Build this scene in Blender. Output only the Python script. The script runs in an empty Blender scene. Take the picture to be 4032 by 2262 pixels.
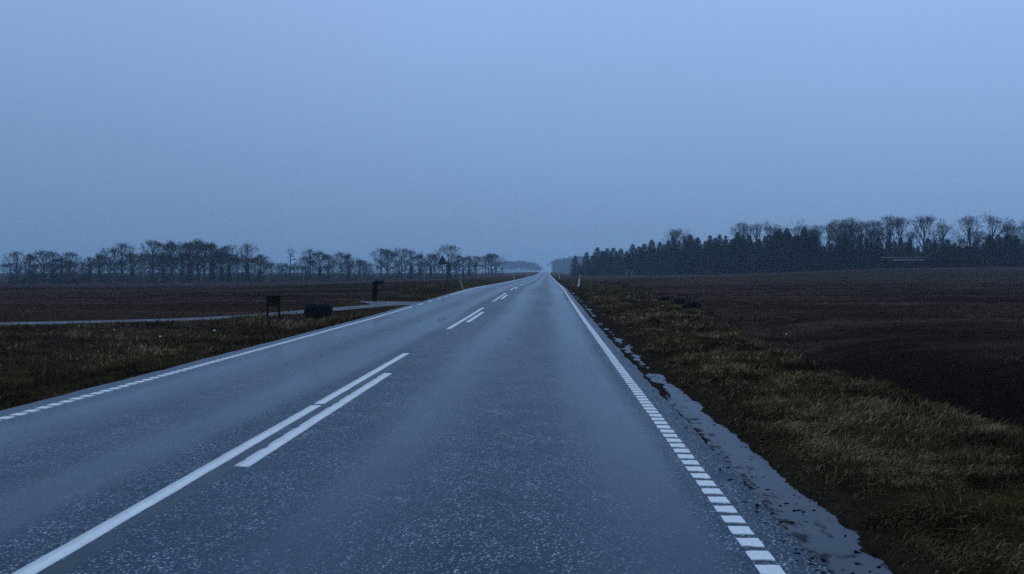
import bpy, math, random
import numpy as np
from mathutils import Vector, Matrix

# ------------------------------------------------------------------ camera, sky, sun, exposure
scene = bpy.context.scene
C = scene.collection
EYE = 1.5
F = 3150.0                      # focal length in pixels of the 4032 px wide frame
cam_d = bpy.data.cameras.new('camera'); cam = bpy.data.objects.new('camera', cam_d); C.objects.link(cam)
cam_d.sensor_width = 36.0; cam_d.lens = F/4032*36.0
cam_d.clip_start = 0.1; cam_d.clip_end = 6000
cam.location = (0, 0, EYE)
cam.rotation_euler = (math.radians(90 - 1.055), 0, math.radians(2.563))
scene.camera = cam

SUN_EL, SUN_AZ = math.radians(7), math.radians(62)      # behind the cloud deck, ahead and to the right
w = bpy.data.worlds.new('World'); scene.world = w; w.use_nodes = True
nt = w.node_tree; nt.nodes.clear()
def wn(t, **k):
    n = nt.nodes.new(t)
    for a, b in k.items(): setattr(n, a, b)
    return n
out = wn('ShaderNodeOutputWorld'); bg = wn('ShaderNodeBackground'); bg.inputs[1].default_value = 0.1
tc = wn('ShaderNodeTexCoord'); sx = wn('ShaderNodeSeparateXYZ'); nt.links.new(tc.outputs['Generated'], sx.inputs[0])
zc = wn('ShaderNodeMath', operation='MAXIMUM'); nt.links.new(sx.outputs[2], zc.inputs[0]); zc.inputs[1].default_value = 0
# overcast deck at dusk: darkest at the horizon, brighter and greyer overhead
SKY = [(0.0, (.160, .280, .490)), (0.05, (.168, .292, .510)), (0.32, (.300, .470, .805)), (0.65, (.43, .62, .97)), (1.0, (.52, .71, 1.0))]
rp = wn('ShaderNodeValToRGB'); nt.links.new(zc.outputs[0], rp.inputs[0])
while len(rp.color_ramp.elements) < len(SKY): rp.color_ramp.elements.new(0.5)
for e_, (p_, c_) in zip(rp.color_ramp.elements, SKY): e_.position = p_; e_.color = (*c_, 1)
az = wn('ShaderNodeMath', operation='MULTIPLY_ADD'); nt.links.new(sx.outputs[0], az.inputs[0])
az.inputs[1].default_value = 1.7; az.inputs[2].default_value = 9.9
cl = wn('ShaderNodeVectorMath', operation='SCALE'); nt.links.new(rp.outputs[0], cl.inputs[0]); nt.links.new(az.outputs[0], cl.inputs['Scale'])
cn = wn('ShaderNodeTexNoise'); cn.inputs['Scale'].default_value = 1.6; cn.inputs['Detail'].default_value = 4; cn.inputs['Roughness'].default_value = 0.5
cm_ = wn('ShaderNodeMapping'); cm_.inputs['Scale'].default_value = (1, 1, 3.2); nt.links.new(tc.outputs['Generated'], cm_.inputs[0]); nt.links.new(cm_.outputs[0], cn.inputs['Vector'])
cr = wn('ShaderNodeMath', operation='MULTIPLY_ADD'); nt.links.new(cn.outputs[0], cr.inputs[0]); cr.inputs[1].default_value = 0.14; cr.inputs[2].default_value = 0.93
cl2 = wn('ShaderNodeVectorMath', operation='SCALE'); nt.links.new(cl.outputs[0], cl2.inputs[0]); nt.links.new(cr.outputs[0], cl2.inputs['Scale']); cl = cl2
sky = wn('ShaderNodeTexSky', sky_type='NISHITA', sun_disc=False, sun_elevation=SUN_EL, sun_rotation=SUN_AZ)
sky.air_density = 1.0; sky.dust_density = 1.0; sky.ozone_density = 4.0
sk = wn('ShaderNodeVectorMath', operation='SCALE'); sk.inputs['Scale'].default_value = 0.02; nt.links.new(sky.outputs[0], sk.inputs[0])
ad = wn('ShaderNodeVectorMath', operation='ADD'); nt.links.new(cl.outputs[0], ad.inputs[0]); nt.links.new(sk.outputs[0], ad.inputs[1])
nt.links.new(ad.outputs[0], bg.inputs[0]); nt.links.new(bg.outputs[0], out.inputs[0])

sd = bpy.data.lights.new('sun', 'SUN'); sd.energy = 0.05; sd.angle = math.radians(40); sd.color = (1.0, 0.95, 0.9)
so = bpy.data.objects.new('sun', sd); C.objects.link(so)
so.rotation_euler = Vector((math.sin(SUN_AZ)*math.cos(SUN_EL), math.cos(SUN_AZ)*math.cos(SUN_EL), math.sin(SUN_EL))).to_track_quat('Z', 'Y').to_euler()

vs = scene.view_settings; vs.view_transform = 'Standard'; vs.look = 'None'; vs.exposure = 0.0; vs.gamma = 1.0; vs.use_curve_mapping = False
scene.cycles.volume_bounces = 1
scene.cycles.max_bounces = 6
scene.cycles.use_denoising = False
scene.cycles.use_adaptive_sampling = False

# ------------------------------------------------------------------ helpers
rng = np.random.default_rng(7)
def hashg(ix, iy, s):
    n = (ix.astype(np.int64)*374761393 + iy.astype(np.int64)*668265263 + s*1442695041) & 0xffffffff
    n = ((n ^ (n >> 13))*1274126177) & 0xffffffff
    n = (n ^ (n >> 16)) & 0xffffffff
    return n/4294967295.0
def vnoise(x, y, s=0):
    x = np.asarray(x, float); y = np.asarray(y, float)
    ix = np.floor(x); iy = np.floor(y); fx = x-ix; fy = y-iy
    ux = fx*fx*(3-2*fx); uy = fy*fy*(3-2*fy)
    a = hashg(ix, iy, s); b = hashg(ix+1, iy, s); c = hashg(ix, iy+1, s); d = hashg(ix+1, iy+1, s)
    return (a*(1-ux)+b*ux)*(1-uy)+(c*(1-ux)+d*ux)*uy
def fbm(x, y, s=0, o=4):
    r = 0; a = 0.5; f = 1.0
    for k in range(o):
        r = r+a*(vnoise(x*f, y*f, s+k*17)-0.5); a *= 0.5; f *= 2.03
    return r
def sm(x, a, b):
    t = np.clip((np.asarray(x, float)-a)/(b-a), 0, 1); return t*t*(3-2*t)

def link(name, me, mat=None, parent=None):
    o = bpy.data.objects.new(name, me); C.objects.link(o)
    if mat is not None and len(me.materials) == 0: me.materials.append(mat)
    if parent is not None: o.parent = parent
    return o
def np_mesh(name, V, Fc, smooth=False):
    """V (n,3); Fc an (m,k) integer array"""
    me = bpy.data.meshes.new(name); V = np.asarray(V, np.float32); Fc = np.asarray(Fc, np.int32)
    m, k = Fc.shape
    me.vertices.add(len(V)); me.vertices.foreach_set('co', V.ravel())
    me.loops.add(m*k); me.loops.foreach_set('vertex_index', Fc.ravel())
    me.polygons.add(m); me.polygons.foreach_set('loop_start', np.arange(0, m*k, k, dtype=np.int32))
    me.polygons.foreach_set('loop_total', np.full(m, k, np.int32))
    if smooth: me.polygons.foreach_set('use_smooth', np.ones(m, bool))
    me.update(calc_edges=True); me.validate()
    return me
def py_mesh(name, V, Fc, smooth=False):
    me = bpy.data.meshes.new(name); me.from_pydata([tuple(v) for v in V], [], Fc); me.update()
    if smooth: me.polygons.foreach_set('use_smooth', [True]*len(me.polygons))
    return me
def tag(o, label=None, cat=None, group=None, kind=None):
    if label: o['label'] = label
    if cat: o['category'] = cat
    if group: o['group'] = group
    if kind: o['kind'] = kind
    return o
def empty(name, loc=(0, 0, 0), rz=0.0):
    o = bpy.data.objects.new(name, None); C.objects.link(o); o.location = loc; o.rotation_euler = (0, 0, rz); o.empty_display_size = 0.2
    return o
def grid_faces(ni, nj):
    i, j = np.meshgrid(np.arange(ni-1), np.arange(nj-1), indexing='ij')
    a = (i*nj+j).ravel(); return np.stack([a, a+nj, a+nj+1, a+1], 1)
class MB:
    def __init__(s): s.v = []; s.f = []
    def box(s, x0, x1, y0, y1, z0, z1):
        b = len(s.v)
        s.v += [(x0,y0,z0),(x1,y0,z0),(x1,y1,z0),(x0,y1,z0),(x0,y0,z1),(x1,y0,z1),(x1,y1,z1),(x0,y1,z1)]
        s.f += [tuple(b+i for i in q) for q in ((0,3,2,1),(4,5,6,7),(0,1,5,4),(1,2,6,5),(2,3,7,6),(3,0,4,7))]
        return s
    def tube(s, pts, rad, n=5, cap=True):
        b = len(s.v); pts = [Vector(p) for p in pts]; k = len(pts)
        for i, p in enumerate(pts):
            d = (pts[min(i+1, k-1)]-pts[max(i-1, 0)]).normalized()
            u = d.cross(Vector((0, 0, 1)) if abs(d.z) < 0.95 else Vector((1, 0, 0))).normalized(); v = d.cross(u)
            for j in range(n):
                a = 2*math.pi*j/n; s.v.append(tuple(p+(u*math.cos(a)+v*math.sin(a))*rad[i]))
        for i in range(k-1):
            for j in range(n):
                s.f.append((b+i*n+j, b+i*n+(j+1) % n, b+(i+1)*n+(j+1) % n, b+(i+1)*n+j))
        if cap and n > 3: s.f.append(tuple(b+j for j in range(n))[::-1]); s.f.append(tuple(b+(k-1)*n+j for j in range(n)))
        return s
    def prism(s, poly, y0, y1):            # polygon in XZ extruded along Y
        b = len(s.v); n = len(poly)
        s.v += [(p[0], y0, p[1]) for p in poly]+[(p[0], y1, p[1]) for p in poly]
        s.f.append(tuple(range(b, b+n))); s.f.append(tuple(range(b+2*n-1, b+n-1, -1)))
        for i in range(n): s.f.append((b+i, b+n+i, b+n+(i+1) % n, b+(i+1) % n))
        return s
    def mesh(s, name, smooth=False): return py_mesh(name, s.v, s.f, smooth)
    def build(s, name, mat, parent=None, smooth=False, bevel=0):
        o = link(name, s.mesh(name, smooth), mat, parent)
        if bevel:
            m = o.modifiers.new('bevel', 'BEVEL'); m.width = bevel; m.segments = 2; m.limit_method = 'ANGLE'
        return o
ORD = 'first second third fourth fifth sixth seventh eighth ninth tenth eleventh twelfth thirteenth fourteenth fifteenth sixteenth seventeenth eighteenth nineteenth'.split()
TENS = {2: 'twent', 3: 'thirt', 4: 'fort', 5: 'fift', 6: 'sixt', 7: 'sevent', 8: 'eight'}
def nth(i):
    if i <= 19: return ORD[i-1]
    t, u = divmod(i, 10)
    return TENS[t]+'ieth' if u == 0 else TENS[t]+'y-'+ORD[u-1]

# ------------------------------------------------------------------ materials
class Mat:
    def __init__(s, name):
        s.m = bpy.data.materials.new(name); s.m.use_nodes = True; s.t = s.m.node_tree; s.t.nodes.clear()
        s.o = s.n('ShaderNodeOutputMaterial'); s.p = s.n('ShaderNodeBsdfPrincipled'); s.l(s.p.outputs[0], s.o.inputs[0])
    def n(s, t, **k):
        nd = s.t.nodes.new(t)
        for a, b in k.items(): setattr(nd, a, b)
        return nd
    def l(s, a, b): s.t.links.new(a, b)
    def set(s, inp, v):
        if isinstance(v, bpy.types.NodeSocket): s.l(v, inp)
        else: inp.default_value = v
    def math(s, op, a, b=None, c=None, clamp=False):
        n = s.n('ShaderNodeMath', operation=op, use_clamp=clamp); s.set(n.inputs[0], a)
        if b is not None: s.set(n.inputs[1], b)
        if c is not None: s.set(n.inputs[2], c)
        return n.outputs[0]
    def pos(s):
        if not hasattr(s, '_pos'): s._pos = s.n('ShaderNodeTexCoord').outputs['Object']
        return s._pos
    def xyz(s):
        if not hasattr(s, '_xyz'):
            n = s.n('ShaderNodeSeparateXYZ'); s.l(s.pos(), n.inputs[0]); s._xyz = n.outputs
        return s._xyz
    def mapped(s, sc):
        n = s.n('ShaderNodeMapping'); n.inputs['Scale'].default_value = sc; s.l(s.pos(), n.inputs[0]); return n.outputs[0]
    def noise(s, scale, detail=4, rough=0.55, vec=None, dim='3D', out=0):
        n = s.n('ShaderNodeTexNoise', noise_dimensions=dim); n.inputs['Scale'].default_value = scale; n.inputs['Detail'].default_value = detail
        n.inputs['Roughness'].default_value = rough; s.l(vec or s.pos(), n.inputs['Vector']); return n.outputs[out]
    def voro(s, scale, feat='F1', vec=None, dim='2D'):
        n = s.n('ShaderNodeTexVoronoi', voronoi_dimensions=dim, feature=feat); n.inputs['Scale'].default_value = scale
        s.l(vec or s.pos(), n.inputs['Vector']); return n.outputs
    def rng(s, v, a, b, c=0.0, d=1.0, smooth=False):
        n = s.n('ShaderNodeMapRange'); n.interpolation_type = 'SMOOTHSTEP' if smooth else 'LINEAR'; n.clamp = True
        s.set(n.inputs[0], v)
        for i, q in enumerate((a, b, c, d)): s.set(n.inputs[1+i], q)
        return n.outputs[0]
    def ramp(s, v, stops, interp='LINEAR'):
        n = s.n('ShaderNodeValToRGB'); r = n.color_ramp; r.interpolation = interp; s.set(n.inputs[0], v)
        while len(r.elements) < len(stops): r.elements.new(0.5)
        for e, (p, c) in zip(r.elements, stops):
            e.position = p; e.color = (*c, 1) if len(c) == 3 else c
        return n.outputs[0]
    def mix(s, f, a, b):
        n = s.n('ShaderNodeMix', data_type='RGBA'); s.set(n.inputs['Factor'], f)
        for k, v in (('A', a), ('B', b)):
            i = [q for q in n.inputs if q.name == k and q.type == 'RGBA'][0]
            s.set(i, (*v, 1) if isinstance(v, tuple) and len(v) == 3 else v)
        return [q for q in n.outputs if q.type == 'RGBA'][0]
    def lerp(s, f, a, b): return s.rng(f, 0, 1, a, b)
    def col(s, c): s.set(s.p.inputs['Base Color'], (*c, 1) if isinstance(c, tuple) and len(c) == 3 else c)
    def rough(s, r): s.set(s.p.inputs['Roughness'], r)
    def bump(s, h, strength=0.5, dist=0.01):
        n = s.n('ShaderNodeBump'); s.set(n.inputs['Strength'], strength); s.set(n.inputs['Distance'], dist); s.l(h, n.inputs['Height']); s.l(n.outputs[0], s.p.inputs['Normal'])
def plain(name, c, r=0.7, var=0.35, scale=8.0, bump=0.3, dist=0.01, spec=0.3):
    k = Mat(name); nz = k.noise(scale, 5)
    lo = tuple(q*(1-var) for q in c); hi = tuple(min(1, q*(1+var)) for q in c)
    k.col(k.ramp(nz, [(0.3, lo), (0.7, hi)])); k.rough(r); k.bump(nz, bump, dist); k.p.inputs['Specular IOR Level'].default_value = spec
    return k.m

XC, XR, XL = -2.38, 1.14, -5.63            # centre line, right and left edge lines
ROAD_L, ROAD_R = -6.02, 1.42

def mat_asphalt():
    k = Mat('wet_asphalt'); x, y, z = k.xyz()[0], k.xyz()[1], k.xyz()[2]
    wob = k.noise(1.0, 4, 0.6, k.mapped((0.9, 0.05, 1)))
    xx = k.math('ADD', x, k.math('MULTIPLY_ADD', wob, 0.9, -0.45))
    t = k.rng(xx, -6.1, 1.5)
    def P(v): return (v+6.1)/7.6
    W = [(-6.1, .55), (-5.75, .35), (-5.45, .45), (-5.05, .95), (-4.75, .85), (-4.2, .25), (-3.8, .35), (-3.4, .9), (-3.05, .8), (-2.75, .02), (-2.2, .0), (-1.75, .15),
         (-1.35, .80), (-1.0, .66), (-.5, .16), (0.0, .18), (.36, .75), (.76, 1.0), (.92, .55), (1.0, .05), (1.5, .0)]
    wet0 = k.ramp(t, [(P(a), (b, b, b)) for a, b in W])
    pn = k.noise(0.55, 5, 0.6, k.mapped((1.0, 0.28, 1)))
    wet = k.math('ADD', wet0, k.math('MULTIPLY_ADD', pn, 0.9, -0.45), clamp=True)
    # bitumen joint along the centre, smooth and free of stones
    jd = k.math('ABSOLUTE', k.math('SUBTRACT', x, XC+0.02))
    joint = k.math('MULTIPLY', k.rng(jd, 0.09, 0.03, smooth=True), k.rng(k.noise(1.3, 4), 0.35, 0.6))
    # old painted-over line traces
    v1 = k.voro(72.0); v2 = k.voro(150.0); c2 = k.n('ShaderNodeSeparateColor'); k.l(v2['Color'], c2.inputs[0])
    cellr = k.n('ShaderNodeSeparateColor'); k.l(v1['Color'], cellr.inputs[0])
    stone = k.math('MULTIPLY', k.rng(v1['Distance'], 0.62, 0.30, smooth=True), k.rng(cellr.outputs[0], 0.32, 0.52))
    dens = k.rng(k.noise(2.2, 5, 0.65), 0.32, 0.66, 0.25, 1.0)
    stone = k.math('MULTIPLY', stone, dens)
    stone = k.math('MULTIPLY', stone, k.lerp(wet, 1.0, 0.22))
    stone = k.math('MULTIPLY', stone, k.math('SUBTRACT', 1.0, joint))
    tone = k.math('POWER', cellr.outputs[1], 1.8)
    scol = k.ramp(tone, [(0.0, (.02, .045, .080)), (0.5, (.15, .20, .245)), (1.0, (.60, .64, .63))])
    big = k.noise(0.35, 5, 0.6, k.mapped((1, 0.35, 1)))
    base = k.ramp(big, [(0.3, (.0012, .009, .024)), (0.7, (.0025, .019, .041))])
    fine = k.math('MULTIPLY', c2.outputs[0], k.rng(v2['Distance'], 0.75, 0.25))
    base = k.mix(k.rng(fine, 0.15, 0.9, 0, 0.8), base, (.024, .055, .095))
    col = k.mix(stone, base, scol)
    col = k.mix(k.math('MULTIPLY', joint, 0.85), col, (.018, .024, .036))
    sv = k.n('ShaderNodeTexVoronoi', voronoi_dimensions='2D', feature='DISTANCE_TO_EDGE'); sv.inputs['Scale'].default_value = 0.32
    wv = k.n('ShaderNodeVectorMath', operation='ADD'); k.l(k.mapped((1, 0.45, 1)), wv.inputs[0])
    wn_ = k.n('ShaderNodeVectorMath', operation='SCALE'); wn_.inputs['Scale'].default_value = 0.8; k.l(k.noise(1.6, 5, .65, out=1), wn_.inputs[0]); k.l(wn_.outputs[0], wv.inputs[1]); k.l(wv.outputs[0], sv.inputs['Vector'])
    crack = k.math('MULTIPLY', k.rng(sv.outputs['Distance'], 0.006, 0.0015), k.rng(k.noise(0.35, 3), 0.5, 0.6))
    col = k.mix(k.math('MULTIPLY', crack, .8), col, (.003, .005, .009))
    # two tar stains in the far lane
    def blob(cx, cy, sx, sy, amt):
        dx = k.math('DIVIDE', k.math('SUBTRACT', x, cx), sx); dy = k.math('DIVIDE', k.math('SUBTRACT', y, cy), sy)
        d = k.math('SQRT', k.math('ADD', k.math('MULTIPLY', dx, dx), k.math('MULTIPLY', dy, dy)))
        d = k.math('ADD', d, k.math('MULTIPLY_ADD', k.noise(6, 3), 1.2, -0.6))
        return k.math('MULTIPLY', k.rng(d, 1.0, 0.6, smooth=True), amt)
    st = k.math('MAXIMUM', blob(-3.18, 24.0, .16, .9, .8), blob(-5.2, 25.2, .13, 1.6, .7))
    col = k.mix(st, col, (.012, .015, .02))
    k.col(col)
    r = k.lerp(wet, 0.42, 0.14); r = k.lerp(joint, r, 0.30)
    r = k.math('ADD', r, k.math('MULTIPLY', st, .25))
    k.rough(r); k.p.inputs['IOR'].default_value = 1.27; k.p.inputs['Specular IOR Level'].default_value = 0.5
    h = k.math('ADD', k.math('MULTIPLY', k.rng(v1['Distance'], 0.7, 0.1), 1.0), k.math('MULTIPLY', fine, 0.4))
    k.bump(h, k.lerp(k.math('MAXIMUM', wet, joint), 0.45, 0.08), 0.004)
    return k.m
def mat_paint():
    k = Mat('road_paint'); a = k.noise(60, 4, 0.6); b = k.noise(5, 4, 0.6)
    c = k.ramp(b, [(0.25, (.62, .63, .62)), (0.7, (.76, .765, .75))])
    c = k.mix(k.rng(a, 0.62, 0.75, 0, .55), c, (.25, .26, .27)); w2 = k.noise(13, 6, 0.75); c = k.mix(k.rng(w2, 0.58, 0.68, 0, .5), c, (.20, .215, .23)); k.col(c); k.rough(0.42); k.bump(a, 0.25, 0.003)
    k.p.inputs['Specular IOR Level'].default_value = 0.4
    return k.m
def mat_ground():
    k = Mat('field_soil_and_verge'); x, y = k.xyz()[0], k.xyz()[1]
    n1 = k.noise(0.06, 5, 0.6, k.mapped((1, 0.45, 1))); n2 = k.noise(1.4, 5, 0.65); n3 = k.noise(14, 4, 0.65)
    n4 = k.noise(1.0, 5, 0.62, k.mapped((0.055, 0.30, 1))); n5 = k.noise(1.0, 3, 0.6, k.mapped((1.4, 0.5, 1)))
    soil = k.ramp(n1, [(0.30, (.020, .010, .0068)), (0.5, (.044, .0235, .016)), (0.72, (.078, .046, .032))])
    n6 = k.noise(1.0, 5, 0.7, k.mapped((0.10, 1.5, 1)))
    soil = k.mix(k.rng(n4, 0.48, 0.64, 0, .8), soil, (.118, .072, .052))
    nf = k.rng(k.math('ADD', y, x), 22, 45, 0.15, 1.0)
    soil = k.mix(k.math('MULTIPLY', k.math('MULTIPLY', k.rng(n6, 0.54, 0.66), .7), nf), soil, (.150, .098, .072))
    soil = k.mix(k.math('MULTIPLY', k.math('MULTIPLY', k.rng(n6, 0.46, 0.36), .6), nf), soil, (.008, .005, .004))
    soil = k.mix(k.rng(n2, 0.48, 0.72, 0, .6), soil, (.007, .0048, .004))
    # farther right field: pale stubble, with haze lightening also put into the colour
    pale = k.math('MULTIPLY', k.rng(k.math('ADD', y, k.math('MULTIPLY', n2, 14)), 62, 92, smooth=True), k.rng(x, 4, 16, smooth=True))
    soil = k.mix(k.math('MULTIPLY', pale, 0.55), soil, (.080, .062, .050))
    grass = k.ramp(n2, [(0.25, (.020, .014, .006)), (0.55, (.055, .038, .014)), (0.8, (.10, .07, .026))])
    xv = k.math('SUBTRACT', x, k.rng(y, 14, 33, 0.0, 1.3, smooth=True))
    vr = k.math('MULTIPLY', k.rng(xv, 4.9, 4.2, smooth=True), k.rng(k.math('ADD', x, k.math('MULTIPLY', n5, .9)), 2.45, 3.1, smooth=True))
    mudz = k.math('MULTIPLY', k.rng(x, 3.2, 2.4), k.rng(x, 1.0, 1.2))
    soil = k.mix(mudz, soil, (.026, .018, .010))
    vl = k.math('MULTIPLY', k.rng(k.math('ADD', x, k.math('MULTIPLY', n2, 1.5)), -10.5, -8.6, smooth=True), k.rng(x, -5.0, -5.6))
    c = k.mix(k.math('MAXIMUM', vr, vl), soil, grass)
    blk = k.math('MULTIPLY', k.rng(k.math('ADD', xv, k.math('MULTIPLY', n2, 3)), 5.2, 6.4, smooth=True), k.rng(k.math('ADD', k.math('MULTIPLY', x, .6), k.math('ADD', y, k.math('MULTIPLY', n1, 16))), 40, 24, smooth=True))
    c = k.mix(k.math('MULTIPLY', blk, .80), c, (.007, .0044, .0034))          # near-black colour laid over the ditch and field edge
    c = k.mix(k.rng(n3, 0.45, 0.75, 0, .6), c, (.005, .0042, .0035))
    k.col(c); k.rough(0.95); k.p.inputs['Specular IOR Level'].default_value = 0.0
    k.bump(k.math('ADD', n3, k.math('MULTIPLY', n2, 1.8)), 1.0, 0.14)
    return k.m
def mat_mud():
    k = Mat('wet_gravel_mud'); a = k.noise(9, 5, 0.65); v = k.voro(70.0)
    sc = k.n('ShaderNodeSeparateColor'); k.l(v['Color'], sc.inputs[0])
    st = k.math('MULTIPLY', k.rng(v['Distance'], 0.6, 0.3), k.rng(sc.outputs[0], 0.62, 0.75))
    c = k.ramp(a, [(0.3, (.009, .0065, .0045)), (0.7, (.028, .020, .0125))]); c = k.mix(k.math('MULTIPLY', st, .25), c, (.07, .062, .055)); k.col(c)
    k.rough(k.rng(a, .3, .7, .9, .8)); k.p.inputs['Specular IOR Level'].default_value = .0
    k.bump(k.math('ADD', a, k.math('MULTIPLY', st, .5)), .8, .012); return k.m
def mat_water():
    k = Mat('puddle_water'); x = k.xyz()[0]
    a = k.noise(2.5, 3); silt = k.noise(1.0, 6, .7, k.mapped((9, 5, 1)))
    m = k.rng(k.math('ADD', silt, k.math('MULTIPLY', k.rng(x, ROAD_R+.22, ROAD_R+.02), .16)), .57, .74)
    k.col(k.mix(m, k.ramp(a, [(0.3, (.014, .022, .034)), (0.7, (.026, .036, .050))]), (.014, .012, .010)))
    k.rough(k.lerp(m, .26, .75)); k.p.inputs['IOR'].default_value = 1.33
    k.set(k.p.inputs['Specular IOR Level'], k.lerp(m, .34, .1))
    k.bump(k.noise(14, 3), .25, .004); return k.m
def mat_drive():
    k = Mat('wet_track'); x = k.xyz()[0]
    a = k.noise(2.0, 5, .6); v = k.voro(60.0)
    c = k.ramp(a, [(0.3, (.018, .021, .026)), (0.7, (.045, .050, .056))]); k.col(c)
    k.rough(k.rng(a, .3, .7, .7, .45)); k.bump(k.math('ADD', a, k.math('MULTIPLY', v['Distance'], .3)), .3, .006); return k.m
def mat_blades(name, stops, r=0.75):
    k = Mat(name); at = k.n('ShaderNodeAttribute'); at.attribute_name = 'tone'
    k.col(k.ramp(at.outputs['Fac'], stops)); k.rough(r); k.p.inputs['Specular IOR Level'].default_value = 0.0
    return k.m
M_ROAD = mat_asphalt(); M_PAINT = mat_paint(); M_GROUND = mat_ground(); M_MUD = mat_mud(); M_WATER = mat_water(); M_DRIVE = mat_drive()
M_GRASS = mat_blades('dead_grass', [(0.0, (.013, .0085, .0045)), (0.3, (.052, .034, .0145)), (0.6, (.125, .083, .038)), (1.0, (.36, .25, .13))])
M_STUB = mat_blades('field_stubble', [(0.0, (.010, .006, .004)), (0.5, (.055, .033, .020)), (1.0, (.24, .155, .095))])
M_BARK = plain('bark', (.017, .014, .011), .95, .4, 3, .6, .03, .0)
M_TWIG = plain('twigs', (.017, .0135, .012), .95, .35, 1.0, .0, .01, .0)
M_LEAF = plain('withered_leaves', (.026, .013, .008), .9, .4, 2, 0, .01, .1)
M_IVY = plain('ivy_leaves', (.011, .013, .006), .8, .4, 2, 0, .01, .15)
M_NEEDLE = plain('spruce_needles', (.007, .0095, .006), .95, .45, 1.2, 0, .01, .0)
M_WOOD = plain('weathered_wood', (.008, .006, .004), .9, .45, 14, .5, .006, .04)
M_MOSSY = plain('mossy_board', (.020, .0145, .0035), .9, .5, 18, .4, .004, .0)
M_STONE = plain('dark_boulder', (.003, .0026, .0024), .6, .5, 6, .8, .03, .05)
M_POSTW = plain('delineator_white', (.62, .64, .66), .5, .12, 20, .05, .002)
M_POSTG = plain('delineator_grimy', (.26, .245, .235), .6, .25, 20, .05, .002)
M_ORANGE = plain('reflector_orange', (.75, .16, .03), .4, .15, 20, .05, .002)
M_METAL = plain('sign_back_metal', (.045, .047, .05), .7, .2, 10, .1, .002, .1)
M_STEEL = plain('galvanised_steel', (.05, .052, .055), .45, .2, 15, .1, .002, .4)
M_SOIL = plain('fresh_soil', (.005, .0035, .0025), .9, .5, 25, 1, .03, .1)
M_WALL = plain('dark_brick_wall', (.014, .009, .007), .95, .25, 6, .3, .01, .0)
M_ROOF = plain('dark_roof', (.008, .0075, .007), .95, .3, 5, .3, .01, .0)
M_GUT = plain('pale_gutter', (.20, .21, .22), .6, .3, 1.5, .05, .004, .1)
M_LITTER = plain('white_litter', (.62, .64, .62), .5, .1, 20, .1, .004)
M_HUT = plain('pale_hut_boards', (.085, .09, .095), .8, .3, 5, .3, .01)
M_CHIM = plain('pale_chimney', (.20, .20, .21), .8, .2, 5, .3, .01)

# ------------------------------------------------------------------ terrain
def roadz(y): return np.interp(np.asarray(y, float), *PROF)
_py = np.array([-40, 0, 14, 26, 40, 50, 58, 66, 74, 84, 100, 128, 180, 260, 370, 440, 520, 580, 610, 640, 700, 800, 1000, 1700], float)
_pz = np.array([0, 0, .01, .04, .14, .235, .30, .305, .28, .24, .20, .17, .14, .14, .22, .50, 1.02, 1.38, 1.47, 1.42, 1.1, .4, -.6, -2.0], float)
_yy = np.concatenate([np.arange(-40, 200, 1.0), np.arange(200, 1701, 5.0)])
_zz = np.interp(_yy, _py, _pz); _k = np.array([1, 2, 3, 4, 3, 2, 1.]); _k /= _k.sum()
_zz = np.convolve(np.pad(_zz, 3, mode='edge'), _k, 'valid'); PROF = (_yy, _zz)
def crossz(x): return 0.025*(abs(XC)-np.abs(np.asarray(x, float)-XC))
def road_at(x, y): return roadz(y)+crossz(x)

DRIVE = np.array([(-60, 9), (-40, 15.5), (-28, 19.6), (-17, 24.2), (-13, 26.2), (-10.6, 28.3), (-9.0, 31.2), (-7.6, 34.6), (-6.0, 38.0)], float)
def drive_curve(n=160):
    s = np.r_[0, np.cumsum(np.hypot(*np.diff(DRIVE, axis=0).T))]; t = np.linspace(0, s[-1], n)
    p = np.stack([np.interp(t, s, DRIVE[:, 0]), np.interp(t, s, DRIVE[:, 1])], 1)
    for _ in range(14): p[1:-1] = (p[:-2]+2*p[1:-1]+p[2:])/4
    return p, t/s[-1]
DP, DT = drive_curve()
def drive_half(t): return 0.78+2.8*sm(t, .95, 1.0)
def drive_z(p): return -0.10+sm(p[:, 0], -13, -6.0)*(road_at(-6.0, 37.0)-0.02+0.10)
def drive_dist(x, y):
    x = np.asarray(x, float).ravel(); y = np.asarray(y, float).ravel(); best = np.full(x.shape, 1e9); bi = np.zeros(x.shape, int)
    near = (x < -5.0) & (x > -62) & (y > 4) & (y < 50)
    idx = np.where(near)[0]
    for c in range(0, len(idx), 20000):
        q = idx[c:c+20000]; d = (x[q, None]-DP[None, :, 0])**2+(y[q, None]-DP[None, :, 1])**2
        j = d.argmin(1); best[q] = np.sqrt(d[np.arange(len(q)), j]); bi[q] = j
    return best, bi
RU = ([-.2, .034, .137, .223, .331, .41, .60, 1.0], [.2, .25, .68, .98, 1.6, 2.08, 2.55, 2.9])
def right_field(x, y):
    near = np.interp(y, [0, 12, 30, 60, 100, 200, 400], [-.30, -.25, -.12, .22, .5, .8, .8])
    u = x/np.maximum(y, 20.0); far = np.interp(u, *RU)
    far = np.where(y > 300, .5+(far-.5)*np.exp(-(y-300)/200), far)
    return near+(far-near)*sm(y, 45, 150)
def left_field(x, y):
    return np.interp(y, [0, 20, 40, 100, 165, 220, 330, 450, 600, 1700], [-.12, -.12, -.12, -.50, -.98, -.95, -.45, .2, .45, .0])
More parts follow.
